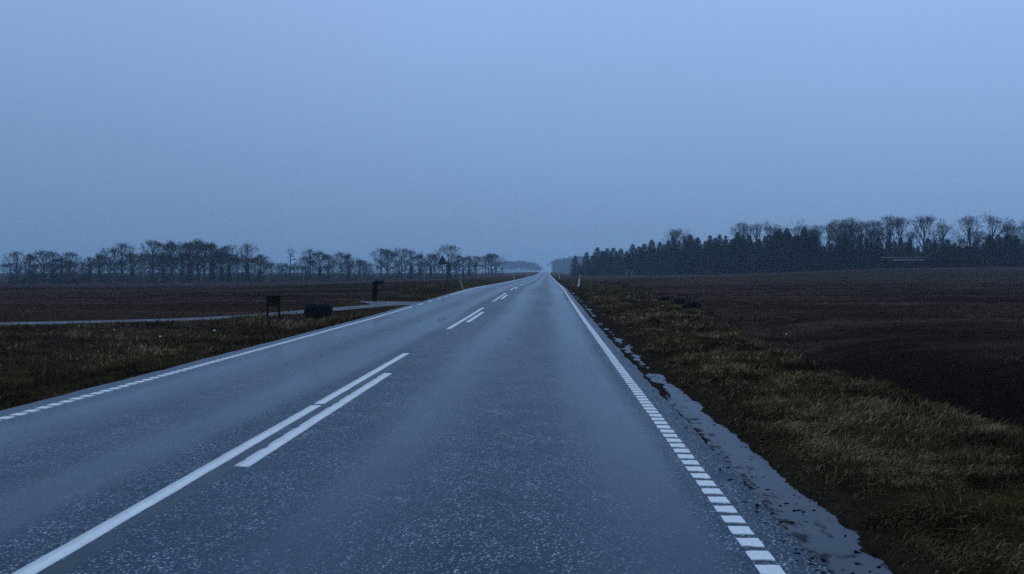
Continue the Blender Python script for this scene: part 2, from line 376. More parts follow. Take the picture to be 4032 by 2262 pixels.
def ground(x, y, detail=True):
    sh = np.shape(x); x = np.asarray(x, float).ravel(); y = np.asarray(y, float).ravel()
    rz = roadz(y)
    dr = x-ROAD_R; dl = ROAD_L-x
    fade = 1-.85*sm(y, 18, 40); drs = dr-1.3*sm(y, 14, 33)*sm(dr, 1, 2.5)
    pr = np.interp(drs, [-.1, 0, .4, .6, .74, .95, 1.8, 2.7, 3.1, 4.1, 5.2, 7.2, 9, 30], [-.16, -.17, -.17, -.13, -.05, .0, .03, .02, -.05, -.66, -.72, -.36, -.22, -.2])
    pr2 = np.interp(dr, [-.1, 0, .5, .9, 1.5, 30], [-.10, -.10, -.08, .02, .05, .05])
    pr = pr*fade+pr2*(1-fade)
    zr = rz+pr; wr = sm(dr, 4.5, 12); zr = zr+(right_field(x, y)-zr)*wr
    pl = np.interp(dl, [-.1, 0, .4, 1.2, 2.4, 4, 6, 9, 30], [-.10, -.12, -.14, -.34, -.38, -.24, -.14, -.12, -.1])
    pl2 = np.interp(dl, [-.1, 0, .5, 1.2, 4, 30], [-.10, -.10, -.06, .08, .12, .12])
    fl = sm(y, 40, 70); pl = pl*(1-fl)+pl2*fl
    zl = rz+pl; wl = sm(dl, 3, 9)*(1-fl)+sm(dl, 4, 38)*fl; zl = zl+(left_field(x, y)-zl)*wl
    mid = .5*(ROAD_L+ROAD_R)
    z = np.where(x > mid, zr, zl)
    under = (x > ROAD_L+.05) & (x < ROAD_R-.05)
    z = np.where(under, rz-.16, z)
    if detail:
        e = np.clip(np.maximum(dr-.6, dl-.5), 0, 1)*np.where(np.maximum(dr, dl) > 60, .5, 1)
        z = z+e*(.10*fbm(x*.9, y*.9, 3, 3)+.07*fbm(x*3.1, y*3.1, 5, 3))
        fld = np.clip((np.maximum(dr-4, dl-8))/3, 0, 1)*np.clip((70-y)/30, 0, 1); z = z+fld*(.16*np.abs(fbm(x*2.6, y*2.6, 12, 3))+.05*fbm(x*.9, y*1.3, 13, 3)+.06*np.abs(fbm(x*6, y*6, 14, 2)))
        far = np.clip((np.maximum(dr, dl)-10)/20, 0, 1); z = z+far*.35*fbm(x*.035, y*.035, 9, 3)
    d, j = drive_dist(x, y)
    half = drive_half(DT)[j]; zz = drive_z(DP)[j]-.03
    wgt = 1-sm(d, half, half+1.2); wgt = np.where(x > ROAD_L, 0, wgt)
    z = z+(zz-z)*wgt
    return z.reshape(sh)

def lines(segs):
    r = [np.arange(a, b, s) for a, b, s in segs]; return np.unique(np.round(np.concatenate(r), 4))
gx = lines([(-1600, -400, 100), (-400, -120, 14), (-120, -40, 2.6), (-40, -14, .6), (-14, -6.6, .22), (-6.6, -6.0, .1), (-6.0, 1.4, 1.2), (1.38, 2.6, .06), (2.6, 12, .14), (12, 26, .28), (24, 70, 1.6), (70, 200, 6), (200, 400, 25), (400, 1601, 100)])
gy = lines([(-40, 0, 2), (0, 14, .14), (14, 45, .3), (45, 90, .8), (90, 220, 3), (220, 420, 10), (420, 1000, 25), (1000, 1601, 60)])
GX, GY = np.meshgrid(gx, gy, indexing='ij'); GZ = ground(GX, GY)
g = link('ground', np_mesh('ground', np.stack([GX.ravel(), GY.ravel(), GZ.ravel()], 1), grid_faces(len(gx), len(gy)), True), M_GROUND)
tag(g, kind='structure')

def strip(name, xs, ys, zf, mat, edge=0.0, parent=None):
    X, Y = np.meshgrid(np.asarray(xs, float), ys, indexing='ij')
    if edge:
        X[0] += edge*fbm(ys*2.3, ys*0, 21, 4)*2; X[-1] += edge*fbm(ys*2.3, ys*0, 22, 4)*2
    return link(name, np_mesh(name, np.stack([X.ravel(), Y.ravel(), zf(X, Y).ravel()], 1), grid_faces(len(xs), len(ys)), True), mat, parent)
ry = lines([(-20, 0, 1), (0, 60, .2), (60, 200, 1), (200, 700, 4), (700, 1500, 20)])
rx = [ROAD_L, -5.7, -5, -4, -3, XC, -2, -1, 0, .7, 1.2, ROAD_R]
road = strip('road', rx, ry, road_at, M_ROAD, 0.05); tag(road, kind='structure')
me = road.data                                # skirt so the asphalt has an edge
sol = road.modifiers.new('thickness', 'SOLIDIFY'); sol.thickness = 0.07; sol.offset = -1

# driveway
nv = np.gradient(DP, axis=0); nv /= np.linalg.norm(nv, axis=1)[:, None]; nrm = np.stack([-nv[:, 1], nv[:, 0]], 1)
cs = np.linspace(-1, 1, 9); hw = drive_half(DT)
wob = 1+.10*fbm(DT*60, DT*0, 31, 3)
PX = DP[:, None, 0]+nrm[:, None, 0]*(hw*wob)[:, None]*cs; PY = DP[:, None, 1]+nrm[:, None, 1]*(hw*wob)[:, None]*cs
PX = np.minimum(PX, ROAD_L+.02)
PZ = drive_z(DP)[:, None]+.012-.02*np.abs(cs)[None, :]**3+.018*(np.abs(cs)[None, :] < .2)
dv = link('driveway', np_mesh('driveway', np.stack([PX.ravel(), PY.ravel(), PZ.ravel()], 1), grid_faces(len(DP), 9), True), M_DRIVE); tag(dv, kind='structure')

# muddy shoulder with standing water on the right
def puddle_level(y): return roadz(y)+float(crossz(ROAD_R))-.052
def shoulder_z(x, y):
    d = x-ROAD_R
    base = roadz(y)+float(crossz(ROAD_R))+np.interp(d, [-.04, .03, .10, .22, .33, .43, .55, .70, .85], [-.026, -.044, -.060, -.070, -.060, -.036, -.014, -.002, -.09])
    width = .5+.5*vnoise(np.zeros_like(y)+.3, y*.55, 41)
    amp = .034*fbm(x*4.5, y*2.2, 43, 4)+.018*fbm(x*14, y*20, 44, 4)
    fadey = sm(y, 6, 17)*.030
    return base+amp*1.45+fadey+(.5-width)*.03
sxs = np.arange(ROAD_R-.04, ROAD_R+.87, .022); sys_ = lines([(1.5, 9, .03), (9, 20, .07), (20, 60, .3)])
sh = strip('shoulder', sxs, sys_, shoulder_z, M_MUD, .10); tag(sh, kind='structure')
pw = strip('puddle', [ROAD_R+.0, ROAD_R+.3, ROAD_R+.62], sys_, lambda X, Y: puddle_level(Y), M_WATER); tag(pw, kind='structure')

# ------------------------------------------------------------------ painted markings
def dash_mesh(name, hw_, hl, seed, th=.005):
    r = random.Random(seed); n = 3; pts = []
    for i in range(n+1): pts.append((-hw_+2*hw_*i/n, -hl+r.uniform(-.006, .006)))
    pts.append((hw_+r.uniform(-.004, .004), 0))
    for i in range(n+1): pts.append((hw_-2*hw_*i/n, hl+r.uniform(-.006, .006)))
    pts.append((-hw_+r.uniform(-.004, .004), 0))
    m = len(pts); V = [(p[0], p[1], th) for p in pts]+[(p[0]*1.03, p[1]*1.03, -.002) for p in pts]
    Fc = [tuple(range(m))]+[(i, i+m, (i+1) % m+m, (i+1) % m) for i in range(m)]
    return py_mesh(name, V, Fc)
def stroke(name, x, y0, y1, wd, parent, seed=0, chip=0.0):
    step = .06 if y0 < 20 else (.3 if y0 < 70 else 2.0)
    ys = np.linspace(y0, y1, max(2, int((y1-y0)/step)+1))
    jl = .010*fbm(ys*6, ys*0+seed, 51, 4); jr = .010*fbm(ys*6, ys*0+seed, 52, 4)
    if chip: jl = jl+np.clip((vnoise(ys*7.0, ys*0+seed, 53)-.66)*chip, 0, .02)
    xs = np.stack([x-wd/2+jl, x+wd/2+jr], 0)
    top = road_at(xs, ys[None])+.0045; n = len(ys)
    V = np.concatenate([np.stack([xs[0], ys, top[0]], 1), np.stack([xs[1], ys, top[1]], 1), np.stack([xs[0], ys, top[0]-.006], 1), np.stack([xs[1], ys, top[1]-.006], 1)])
    i = np.arange(n-1)
    Fc = np.concatenate([np.stack([i, i+n, i+n+1, i+1], 1), np.stack([i+n, i+3*n, i+3*n+1, i+n+1], 1), np.stack([i+2*n, i, i+1, i+2*n+1], 1), [[0, 2*n, 3*n, n]], [[n-1, 2*n-1, 4*n-1, 3*n-1]]])
    return link(name, np_mesh(name, V, Fc), M_PAINT, parent)
def edge_line(x, y0, y1, y2, name):
    root = empty(name); tag(root, kind='structure')
    var = [dash_mesh('dash', .062, .064, s) for s in range(5)]
    for v in var: v.materials.append(M_PAINT)
    ys = np.arange(y0, y1, .21); r = random.Random(int(x*10))
    for y in ys:
        o = link('dash', r.choice(var), None, root); o.location = (x+r.uniform(-.003, .003), y, float(road_at(x, y))+.001); o.rotation_euler = (0, 0.0, r.uniform(-.02, .02))
    if y2 > y1:
        mb = MB()
        for y in np.arange(ys[-1]+.21, y2, .21):
            z = float(road_at(x, y)); mb.box(x-.062, x+.062, y-.064, y+.064, z-.002, z+.006)
        o = mb.build('far_dashes', M_PAINT, root); o['kind'] = 'stuff'
    return root
er = edge_line(XR, 2.44, 40, 110, 'road_edge_line'); stroke('solid_line', XR, 110.2, 600, .13, er)
el = edge_line(XL, 7.0, 33.0, 0, 'road_edge_line')
for y in (34.6, 37.5, 40.4, 43.3): stroke('junction_dash', XL, y, y+1.25, .12, el)
stroke('solid_line', XL, 46.0, 600, .13, el)
cl_ = empty('road_centre_line'); tag(cl_, kind='structure')
stroke('stroke', XC-.115, 1.5, 8.50, .115, cl_, 1); stroke('stroke', XC-.115, 8.60, 14.0, .115, cl_, 2)
stroke('stroke', XC+.115, 5.8, 11.25, .115, cl_, 3, .12)
for i in range(1, 16):
    a = 16.6*i
    stroke('stroke', XC-.115, 3.3+a, 14.1+a, .115, cl_, 3+i); stroke('stroke', XC+.115, 5.9+a, 11.35+a, .115, cl_, 30+i)

# ------------------------------------------------------------------ vegetation on the ground
def blades(name, P, h, wd, lean, az_, tone, mat, sink=.01):
    n = len(P); z = ground(P[:, 0], P[:, 1])
    z = np.maximum(z, np.where((P[:, 0] > ROAD_R) & (P[:, 0] < ROAD_R+.85) & (P[:, 1] < 60), shoulder_z(P[:, 0], P[:, 1]), -9))
    b = np.stack([P[:, 0], P[:, 1], z-sink], 1)
    d = np.stack([np.cos(az_), np.sin(az_), 0*az_], 1); s = np.stack([-np.sin(az_+.8), np.cos(az_+.8), 0*az_], 1)
    hh = h[:, None]; ln = lean[:, None]
    mid = b+d*hh*.42*np.sin(ln*.6)+np.array([0, 0, 1.])*hh*.5*np.cos(ln*.6)
    tip = mid+d*hh*.55*np.sin(np.minimum(ln*1.35, 1.75))+np.array([0, 0, 1.])*hh*.5*np.cos(np.minimum(ln*1.35, 1.75))
    w2 = wd[:, None]/2
    V = np.stack([b-s*w2, b+s*w2, mid+s*w2*.8, mid-s*w2*.8, tip], 1).reshape(-1, 3)
    i = np.arange(n)*5
    Fc = np.concatenate([np.stack([i, i+1, i+2], 1), np.stack([i, i+2, i+3], 1), np.stack([i+3, i+2, i+4], 1)])
    me = np_mesh(name, V, Fc)
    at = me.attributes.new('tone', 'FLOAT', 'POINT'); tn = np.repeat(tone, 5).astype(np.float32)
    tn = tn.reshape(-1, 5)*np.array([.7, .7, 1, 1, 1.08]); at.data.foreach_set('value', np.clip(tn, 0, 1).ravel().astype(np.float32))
    o = link(name, me, mat); tag(o, kind='stuff'); return o
def scatter(n, x0, x1, y0, y1, p=1.5):
    u = rng.random(n); a = y0**(1-p); b = y1**(1-p); y = (a+(b-a)*u)**(1/(1-p))
    return np.stack([x0+(x1-x0)*rng.random(n), y], 1)
def px_width(P, base, k=.75): return np.maximum(base, k*np.hypot(P[:, 0], P[:, 1])/800.0)

def tufted(P, scale, thr, s):
    t = fbm(P[:, 0]*scale, P[:, 1]*scale, s, 3)+.5; return P[rng.random(len(P)) < np.clip((t-thr)*4+.35, .12, 1)]
# right verge
P = scatter(560000, ROAD_R+.42, 6.3, 2.6, 75, 1.6)
edge = ROAD_R+.36+.26*fbm(P[:, 1]*1.2, P[:, 1]*0, 61, 3)+.1*sm(P[:, 1], 20, 60)
top = 4.15+1.3*sm(P[:, 1], 14, 33)+.9*fbm(P[:, 1]*.5, P[:, 1]*0, 62, 3)
keep = (P[:, 0] > edge) & (P[:, 0] < top+rng.random(len(P))*.5); P = P[keep]
sparse = np.clip((P[:, 0]-ROAD_R-.25)/.60, .55, 1)*np.where(fbm(P[:, 0]*2.2, P[:, 1]*2.2, 68, 3) < -.10-.25*(P[:, 0]-ROAD_R-.6), .35, 1); P = P[rng.random(len(P)) < sparse]; P = tufted(P, 2.6, .42, 63)
n = len(P); cl1 = fbm(P[:, 0]*1.7, P[:, 1]*1.7, 64, 3)
h = (.04+.12*rng.random(n)**2.4)*np.clip((P[:, 0]-ROAD_R+.2)/1.2, .5, 1)*(1+1.5*cl1)
az_ = fbm(P[:, 0]*1.6, P[:, 1]*1.6, 65, 3)*16+rng.normal(0, 1.1, n)
tone = np.clip(.36+1.0*fbm(P[:, 0]*.8, P[:, 1]*.8, 66, 4)+.9*fbm(P[:, 0]*4.2, P[:, 1]*4.2, 67, 3)+rng.normal(0, .20, n)-.05*(P[:, 0] < ROAD_R+.9), 0, 1)
tone = np.where(rng.random(n) < .05, np.minimum(1, tone+.4), tone)
blades('verge_grass', P, h, px_width(P, .0045), np.clip(rng.normal(1.15, .36, n), .1, 1.6), az_, tone, M_GRASS)
# ditch slope and near field on the right
P = scatter(230000, 4.6, 60, 3.6, 120, 1.15); P = P[(P[:, 0] < P[:, 1]*.75+2.5) & (P[:, 0] > 4.6+1.2*sm(P[:, 1], 14, 33))]; P = tufted(P, 1.3, .5, 71)
n = len(P)
tone = np.clip(.30+1.9*fbm(P[:, 0]*.12, P[:, 1]*.55, 72, 4)+rng.normal(0, .16, n), 0, 1)
tone = tone*np.where((P[:, 0] < 9.0) & (P[:, 1]+.6*P[:, 0] < 30), .5, 1)
tone = np.where(rng.random(n) < .04, np.minimum(1, tone+.45), tone)
h = (.05+.13*rng.random(n)**2)*(1+.9*(P[:, 0] < 8))
blades('field_stubble', P, h, px_width(P, .004, .6), np.clip(rng.normal(.7, .4, n), 0, 1.5), rng.random(n)*6.28, tone, M_STUB)
# broken straw and clod litter over the near field
P = scatter(90000, 5.2, 30, 4.5, 45, 1.1); P = P[(P[:, 0] < P[:, 1]*.75+2.5) & (P[:, 0] > 5.0+1.2*sm(P[:, 1], 14, 33))]; P = tufted(P, 3.5, .55, 75); n = len(P)
tone = np.clip(.26+.9*fbm(P[:, 0]*.5, P[:, 1]*.8, 76, 3)+np.abs(rng.normal(0, .22, n)), 0, 1)*np.where((P[:, 0] < 9.0) & (P[:, 1]+.6*P[:, 0] < 30), .6, 1)
blades('field_straw', P, .03+.09*rng.random(n)**2, px_width(P, .005, .55), np.clip(rng.normal(1.3, .35, n), 0, 1.6), rng.random(n)*6.28, tone, M_STUB)
# left verge up to the driveway and beyond
P = scatter(260000, -22, ROAD_L-.05, 6.5, 70, 1.5); P = P[P[:, 0] > -.74*P[:, 1]-3]
d, _ = drive_dist(P[:, 0], P[:, 1]); keep = d > drive_half(DT)[_]+.1; P = P[keep]
beyond = (P[:, 1] > np.interp(P[:, 0], DP[:, 0], DP[:, 1])); dlv = ROAD_L-P[:, 0]
P = P[(~beyond) | (dlv < 3.6+1.2*rng.random(len(P)))]; P = tufted(P, 1.6, .45, 81)
n = len(P); dlv = ROAD_L-P[:, 0]
lit = fbm(P[:, 0]*.45, P[:, 1]*.6, 83, 4)
tone = np.clip(.42+1.5*lit+.7*fbm(P[:, 0]*3, P[:, 1]*2, 85, 3)+rng.normal(0, .18, n)-.22*((dlv > .7) & (dlv < 2.6)), 0, 1)  # dead-grass patches, plus hollow and hummock shading put into the blade tone
h = (.05+.14*rng.random(n)**2.0)*np.clip(dlv/1.2, .25, 1)*(1+1.3*fbm(P[:, 0]*1.1, P[:, 1]*1.1, 84, 3))
blades('verge_grass', P, h, px_width(P, .006), np.clip(rng.normal(.8, .4, n), .05, 1.5), rng.random(n)*6.28, tone, M_GRASS)
P = np.stack([rng.normal(-8.3, 1.0, 16000), rng.normal(27.0, .75, 16000)], 1); P = P[(P[:, 0] < ROAD_L-.3) & (P[:, 0] > -11)]
d, _ = drive_dist(P[:, 0], P[:, 1]); P = P[d > .95]; P = tufted(P, 1.8, .5, 86); n = len(P)
blades('long_grass', P, (.10+.22*rng.random(n))*(.8+1.2*(fbm(P[:, 0]*1.5, P[:, 1]*1.5, 87, 2)+.3)), px_width(P, .008), np.clip(rng.normal(.85, .4, n), .05, 1.5), rng.random(n)*6.28, np.clip(.45+1.2*fbm(P[:, 0]*1.3, P[:, 1]*1.3, 88, 3)+rng.normal(0, .15, n), 0, 1), M_GRASS)
# left field stubble
P = scatter(60000, -110, -8.5, 26, 130, 1.2); P = P[(P[:, 0] > -.74*P[:, 1]-3) & (P[:, 1] > np.interp(P[:, 0], DP[:, 0], DP[:, 1])+2.0)]; n = len(P)
tone = np.clip(.34+1.4*fbm(P[:, 0]*.08, P[:, 1]*.3, 91, 4)+rng.normal(0, .15, n), 0, 1)
blades('field_stubble', P, .05+.12*rng.random(n)**2, px_width(P, .01, .7), np.clip(rng.normal(.7, .4, n), 0, 1.5), rng.random(n)*6.28, tone, M_STUB)

# mud clods and plant scraps washed along the road edge
n = 1500; dy = (2.2**-1.0+(26**-1.0-2.2**-1.0)*rng.random(n))**-1.0; dx = ROAD_R-.10+.62*rng.random(n)**1.7
kp = fbm(dx*3, dy*1.5, 95, 3) > rng.normal(-.02, .08, n); dx = dx[kp]; dy = dy[kp]; n = len(dx)
zb = np.where(dx < ROAD_R, road_at(dx, dy), np.maximum(shoulder_z(dx, dy), puddle_level(dy)))
sz = .003+.012*rng.random(n)**2.5; el_ = 1+3*rng.random(n)**2; rot = rng.normal(0, .5, n)
oc = np.array([(1, 0, 0), (-1, 0, 0), (0, 1, 0), (0, -1, 0), (0, 0, 1), (0, 0, -1)], float)
lv = oc[None]*np.stack([sz*el_, sz, sz*.6], 1)[:, None, :]*(1+.3*rng.normal(0, 1, (n, 6, 1)))
ca, sa = np.cos(rot)[:, None], np.sin(rot)[:, None]
V = np.stack([dx[:, None]+lv[..., 0]*ca-lv[..., 1]*sa, dy[:, None]+lv[..., 0]*sa+lv[..., 1]*ca, zb[:, None]+lv[..., 2]], 2).reshape(-1, 3)
of = np.array([(0, 2, 4), (2, 1, 4), (1, 3, 4), (3, 0, 4), (2, 0, 5), (1, 2, 5), (3, 1, 5), (0, 3, 5)])
tag(link('mud_scraps', np_mesh('mud_scraps', V, (of[None]+np.arange(n)[:, None, None]*6).reshape(-1, 3)), M_SOIL), kind='stuff')

# ------------------------------------------------------------------ trees
def ribbon(V, Fc, p, q, w0, r):
    d = (q-p); u = d.cross(Vector((r.uniform(-1, 1), r.uniform(-1, 1), r.uniform(-1, 1)))).normalized()*w0
    b = len(V); V += [tuple(p-u), tuple(p+u), tuple(q)]; Fc.append((b, b+1, b+2))
def bare_tree(seed, H=10.0, bole=.32, spread=.62, up=.10, limbs=9, depth=6, leaves=0, wob=.10, flat=False, tw=.018, lean0=.82, mid=.60, half=.40):
    r = random.Random(seed); wood = MB(); TV = []; TF = []; LV = []; LF = []
    def turn(d, a, az2):
        s0 = d.cross(Vector((0, 0, 1)) if abs(d.z) < .95 else Vector((1, 0, 0))).normalized(); t0 = d.cross(s0)
        return (d*math.cos(a)+(s0*math.cos(az2)+t0*math.sin(az2))*math.sin(a)).normalized()
    def leafs(p, q):
        for c in range(leaves):
            m = p.lerp(q, r.random())+Vector((r.gauss(0, .12), r.gauss(0, .12), r.gauss(0, .12))); s_ = r.uniform(.05, .11)
            a = Vector((r.gauss(0, 1), r.gauss(0, 1), r.gauss(0, 1))).normalized()*s_; b_ = a.cross(Vector((r.gauss(0, 1), r.gauss(0, 1), r.gauss(0, 1)))).normalized()*s_
            n0 = len(LV); LV.extend([tuple(m-a), tuple(m+b_), tuple(m+a), tuple(m-b_)]); LF.append((n0, n0+1, n0+2, n0+3))
    def grow(p, d, L, rad, lv):
        d = (d+Vector((r.gauss(0, wob), r.gauss(0, wob), r.gauss(0, wob)*.6+up))).normalized()
        d2 = (d+Vector((r.gauss(0, wob), r.gauss(0, wob), r.gauss(0, wob)*.6+up*.5))).normalized()
        m = p+d*L*.5; q = m+d2*L*.5
        if lv <= 2: wood.tube([p, m, q], [rad, rad*.88, rad*.74], 4 if lv < 2 else 3, False)
        else:
            ribbon2(p, m, q, max(rad, tw*1.1))
        if lv >= 3:
            for c in range(2 if lv < depth else 3):
                f = r.uniform(.2, 1.0); o = p.lerp(m, f*2) if f < .5 else m.lerp(q, f*2-1)
                ribbon(TV, TF, o, o+turn(d2, r.uniform(.4, .9), r.uniform(0, 6.28))*L*r.uniform(.4, .8), tw, r)
            if leaves and r.random() < .5: leafs(p, q)
        if lv >= depth: return
        nb = 3 if r.random() < .30 else 2; a0 = r.uniform(0, 6.28)
        for c in range(nb):
            nd = turn(d2, r.uniform(.25, .55)*(1.0 if c else .7), a0+c*6.283/nb+r.gauss(0, .4))
            if nd.z < -.15: nd.z *= -.3; nd.normalize()
            grow(q, nd, L*r.uniform(.70, .92), rad*.68, lv+1)
    def ribbon2(p, m, q, w0):
        d = q-p; u = d.cross(Vector((r.uniform(-1, 1), r.uniform(-1, 1), r.uniform(-1, 1)))).normalized()*w0
        b = len(TV); TV.extend([tuple(p-u), tuple(p+u), tuple(m-u*.85), tuple(m+u*.85), tuple(q)]); TF.extend([(b, b+1, b+3), (b, b+3, b+2), (b+2, b+3, b+4)])
    R0 = H*.025; n = 8; top = H*.80; pts = []
    x = y = 0.0
    for i in range(n+1):
        pts.append(Vector((x, y, -.25+(top+.25)*i/n))); x += r.gauss(0, .09); y += r.gauss(0, .09)
    wood.tube(pts, [R0*1.35]+[R0*(1-.80*i/n) for i in range(1, n+1)], 7, False)
    cz, ra, rb = H*mid, H*.31*spread/.62, H*half
    def reach(q, nd):                       # distance to the crown's outline
        k0 = Vector((q.x/ra, q.y/ra, (q.z-cz)/rb)); k1 = Vector((nd.x/ra, nd.y/ra, nd.z/rb)); A = k1.dot(k1); B = k0.dot(k1); Cc = k0.dot(k0)-1; D = B*B-A*Cc
        return max(H*.12, (-B+math.sqrt(D))/A) if D > 0 else H*.15
    for c in range(limbs):
        t = (bole+(.70-bole)*(c+r.uniform(0, .9))/limbs) if not flat else bole+(.97-bole)*(c+.5)/limbs
        z = t*H; k = min(int(z/top*n), n-1); q = pts[k].lerp(pts[k+1], min(1, z/top*n-k))
        ang = (lean0-(lean0-.30)*(t-bole)/(.72-bole) if not flat else 1.45)+r.gauss(0, .12); a = c*2.4+r.gauss(0, .4)
        nd = turn(Vector((0, 0, 1)), max(.12, ang), a)
        L = reach(q, nd)*r.uniform(.82, 1.12) if not flat else H*.34*spread/.62*(1.05-t)
        grow(q, nd, L/(3.0 if depth == 6 else 2.6), R0*(.58-.34*t), 1)
    for c in range(4):
        nd = turn(Vector((0, 0, 1)), r.uniform(.08, .45), c*1.6); grow(pts[-2], nd, reach(pts[-2], nd)*r.uniform(.85, 1.05)/2.6, R0*.26, 2)
    tm = wood.mesh('trunk'); tm.materials.append(M_BARK)
    tw = py_mesh('crown', TV, TF); tw.materials.append(M_TWIG)
    lm = None
    if LF: lm = py_mesh('leaves', LV, LF); lm.materials.append(M_LEAF)
    zs = sorted(v[2] for v in TV)
    return dict(trunk=tm, crown=tw, leaves=lm, top=zs[int(len(zs)*.985)])
def ivy_mesh(seed, H, n=900, rr=.62):
    r = random.Random(seed); V = []; Fc = []
    for i in range(n):
        z = H*.5*r.random()**1.1; a = r.uniform(0, 6.28); q = Vector((math.cos(a), math.sin(a), 0))*rr*r.uniform(.3, 1.3)*(1.15-z/H)+Vector((0, 0, z)); s = r.uniform(.10, .22)
        A = Vector((r.gauss(0, 1), r.gauss(0, 1), r.gauss(0, 1))).normalized()*s; B = A.cross(Vector((r.gauss(0, 1), r.gauss(0, 1), r.gauss(0, 1)))).normalized()*s
        b = len(V); V += [tuple(q-A), tuple(q+B), tuple(q+A), tuple(q-B)]; Fc.append((b, b+1, b+2, b+3))
    m = py_mesh('ivy', V, Fc); m.materials.append(M_IVY); return m
def bush_mesh(seed, H=2.4, W=2.2, stems=16, leafy=0):
    r = random.Random(seed); mb = MB(); V = []; Fc = []
    for s in range(stems):
        a = r.uniform(0, 6.28); p = Vector((r.gauss(0, W*.16), r.gauss(0, W*.16), -.1)); d = Vector((math.cos(a)*r.uniform(.1, .8), math.sin(a)*r.uniform(.1, .8), 1)).normalized(); L = H*r.uniform(.6, 1.15)
        pts = [p]
        for i in range(4):
            d = (d+Vector((r.gauss(0, .15), r.gauss(0, .15), .02))).normalized(); pts.append(pts[-1]+d*L/4)
        mb.tube(pts, [.03, .025, .02, .015, .008], 3, False)
        for c in range(16):
            k = r.randrange(1, 5); q = pts[k-1].lerp(pts[k], r.random()); nd = (Vector((r.gauss(0, 1), r.gauss(0, 1), r.uniform(0, 1.2)))).normalized(); l2 = r.uniform(.25, .7)
            e = q+nd*l2; ribbon(V, Fc, q, e, .013, r)
            for c2 in range(4):
                q2 = q.lerp(e, r.random()); ribbon(V, Fc, q2, q2+(nd+Vector((r.gauss(0, .7), r.gauss(0, .7), r.gauss(0, .5)))).normalized()*r.uniform(.15, .4), .011, r)
    st = mb.mesh('stems'); st.materials.append(M_BARK); tw = py_mesh('twigs', V, Fc); tw.materials.append(M_TWIG)
    return st, tw
def spruce(seed, H=10.0, R=2.3, skirt=.02):
    r = random.Random(seed); V = []; Fc = []; tr = MB()
    tr.tube([(0, 0, -.3), (0, 0, H*.5), (0, 0, H*.98)], [H*.016, H*.010, .01], 6, False)
    z = H*skirt
    while z < H*.985:
        t = z/H; Lr = R*(1-t)**.82*r.uniform(.85, 1.1)+.12; nb = int(9-3*t)
        a0 = r.uniform(0, 6.28)
        for b in range(nb):
            a = a0+6.283*b/nb+r.gauss(0, .18); L = Lr*r.uniform(.72, 1.18); o = Vector((math.cos(a), math.sin(a), 0)); s = Vector((-o.y, o.x, 0))
            droop = .30*(1-t)+.02; lift = .16+.5*t
            seg = max(3, int(L/.33)); pts = []
            for i in range(seg+1):
                f = i/seg; pts.append(Vector((0, 0, z))+o*L*f+Vector((0, 0, L*(-droop*f+lift*.55*f*f))))
            for i in range(seg):
                f = i/seg; wd = (.20+.20*L*(1-f)*.55)*r.uniform(.8, 1.25); p, q = pts[i], pts[i+1]
                for sg in (-1, 1):
                    tip = p.lerp(q, .9)+s*sg*wd+o*wd*.55+Vector((0, 0, -.10-.16*r.random()))
                    n0 = len(V); V.extend([tuple(p), tuple(q), tuple(tip)]); Fc.append((n0, n0+1, n0+2))
                if r.random() < .75:
                    n0 = len(V); mid = p.lerp(q, .5); V.extend([tuple(p), tuple(q), tuple(mid+Vector((r.gauss(0, .07), r.gauss(0, .07), -r.uniform(.16, .38))))]); Fc.append((n0, n0+1, n0+2))
            n0 = len(V); e = pts[-1]; V.extend([tuple(e-s*.09), tuple(e+s*.09), tuple(e+o*.22+Vector((0, 0, .05)))]); Fc.append((n0, n0+1, n0+2))
        z += r.uniform(.26, .40)*(1-.35*t)
    n0 = len(V); V += [(-.05, 0, H*.95), (.05, 0, H*.95), (0, 0, H), (0, -.05, H*.95), (0, .05, H*.95)]; Fc += [(n0, n0+1, n0+2), (n0+3, n0+4, n0+2)]
    tm = tr.mesh('trunk'); tm.materials.append(M_BARK); cm = py_mesh('crown', V, Fc); cm.materials.append(M_NEEDLE)
    return tm, cm

OAK = [bare_tree(11, bole=.30, spread=.66, limbs=9, up=.06), bare_tree(12, bole=.34, spread=.52, limbs=9, up=.08), bare_tree(13, bole=.26, spread=.76, limbs=10, up=.04, lean0=.95),
       bare_tree(14, bole=.38, spread=.62, limbs=8, up=.05), bare_tree(15, bole=.18, spread=.48, limbs=12, up=.08, lean0=.8), bare_tree(16, bole=.24, spread=.70, limbs=10, up=.04, leaves=2),
       bare_tree(17, bole=.32, spread=.72, limbs=8, up=.03, lean0=.9), bare_tree(18, bole=.22, spread=.58, limbs=10, up=.07)]
DENSE = [bare_tree(71, bole=.03, spread=.70, limbs=14, depth=5, up=.03, tw=.036, mid=.48, half=.52, lean0=1.35), bare_tree(72, bole=.03, spread=.85, limbs=15, depth=5, up=.02, tw=.036, lean0=1.45, mid=.48, half=.52), bare_tree(73, bole=.04, spread=.6, limbs=14, depth=5, up=.05, leaves=1, tw=.036, mid=.48, half=.52, lean0=1.3)]
BIRCH = [bare_tree(21, bole=.34, spread=.56, up=.10, limbs=7, wob=.06, lean0=.7, tw=.012), bare_tree(22, bole=.30, spread=.70, up=.09, limbs=7, wob=.05, lean0=.75, tw=.012), bare_tree(23, bole=.26, spread=.46, up=.12, limbs=8, wob=.06, lean0=.6, tw=.012), bare_tree(24, bole=.34, spread=.80, up=.08, limbs=7, wob=.05, lean0=.85, tw=.012)]
LAYER = bare_tree(31, bole=.10, spread=.52, up=0.0, limbs=18, depth=5, flat=True)
IVY = [ivy_mesh(s, 10.0) for s in (1, 2, 3)]
BUSH = [bush_mesh(s) for s in (41, 42, 43, 44)]
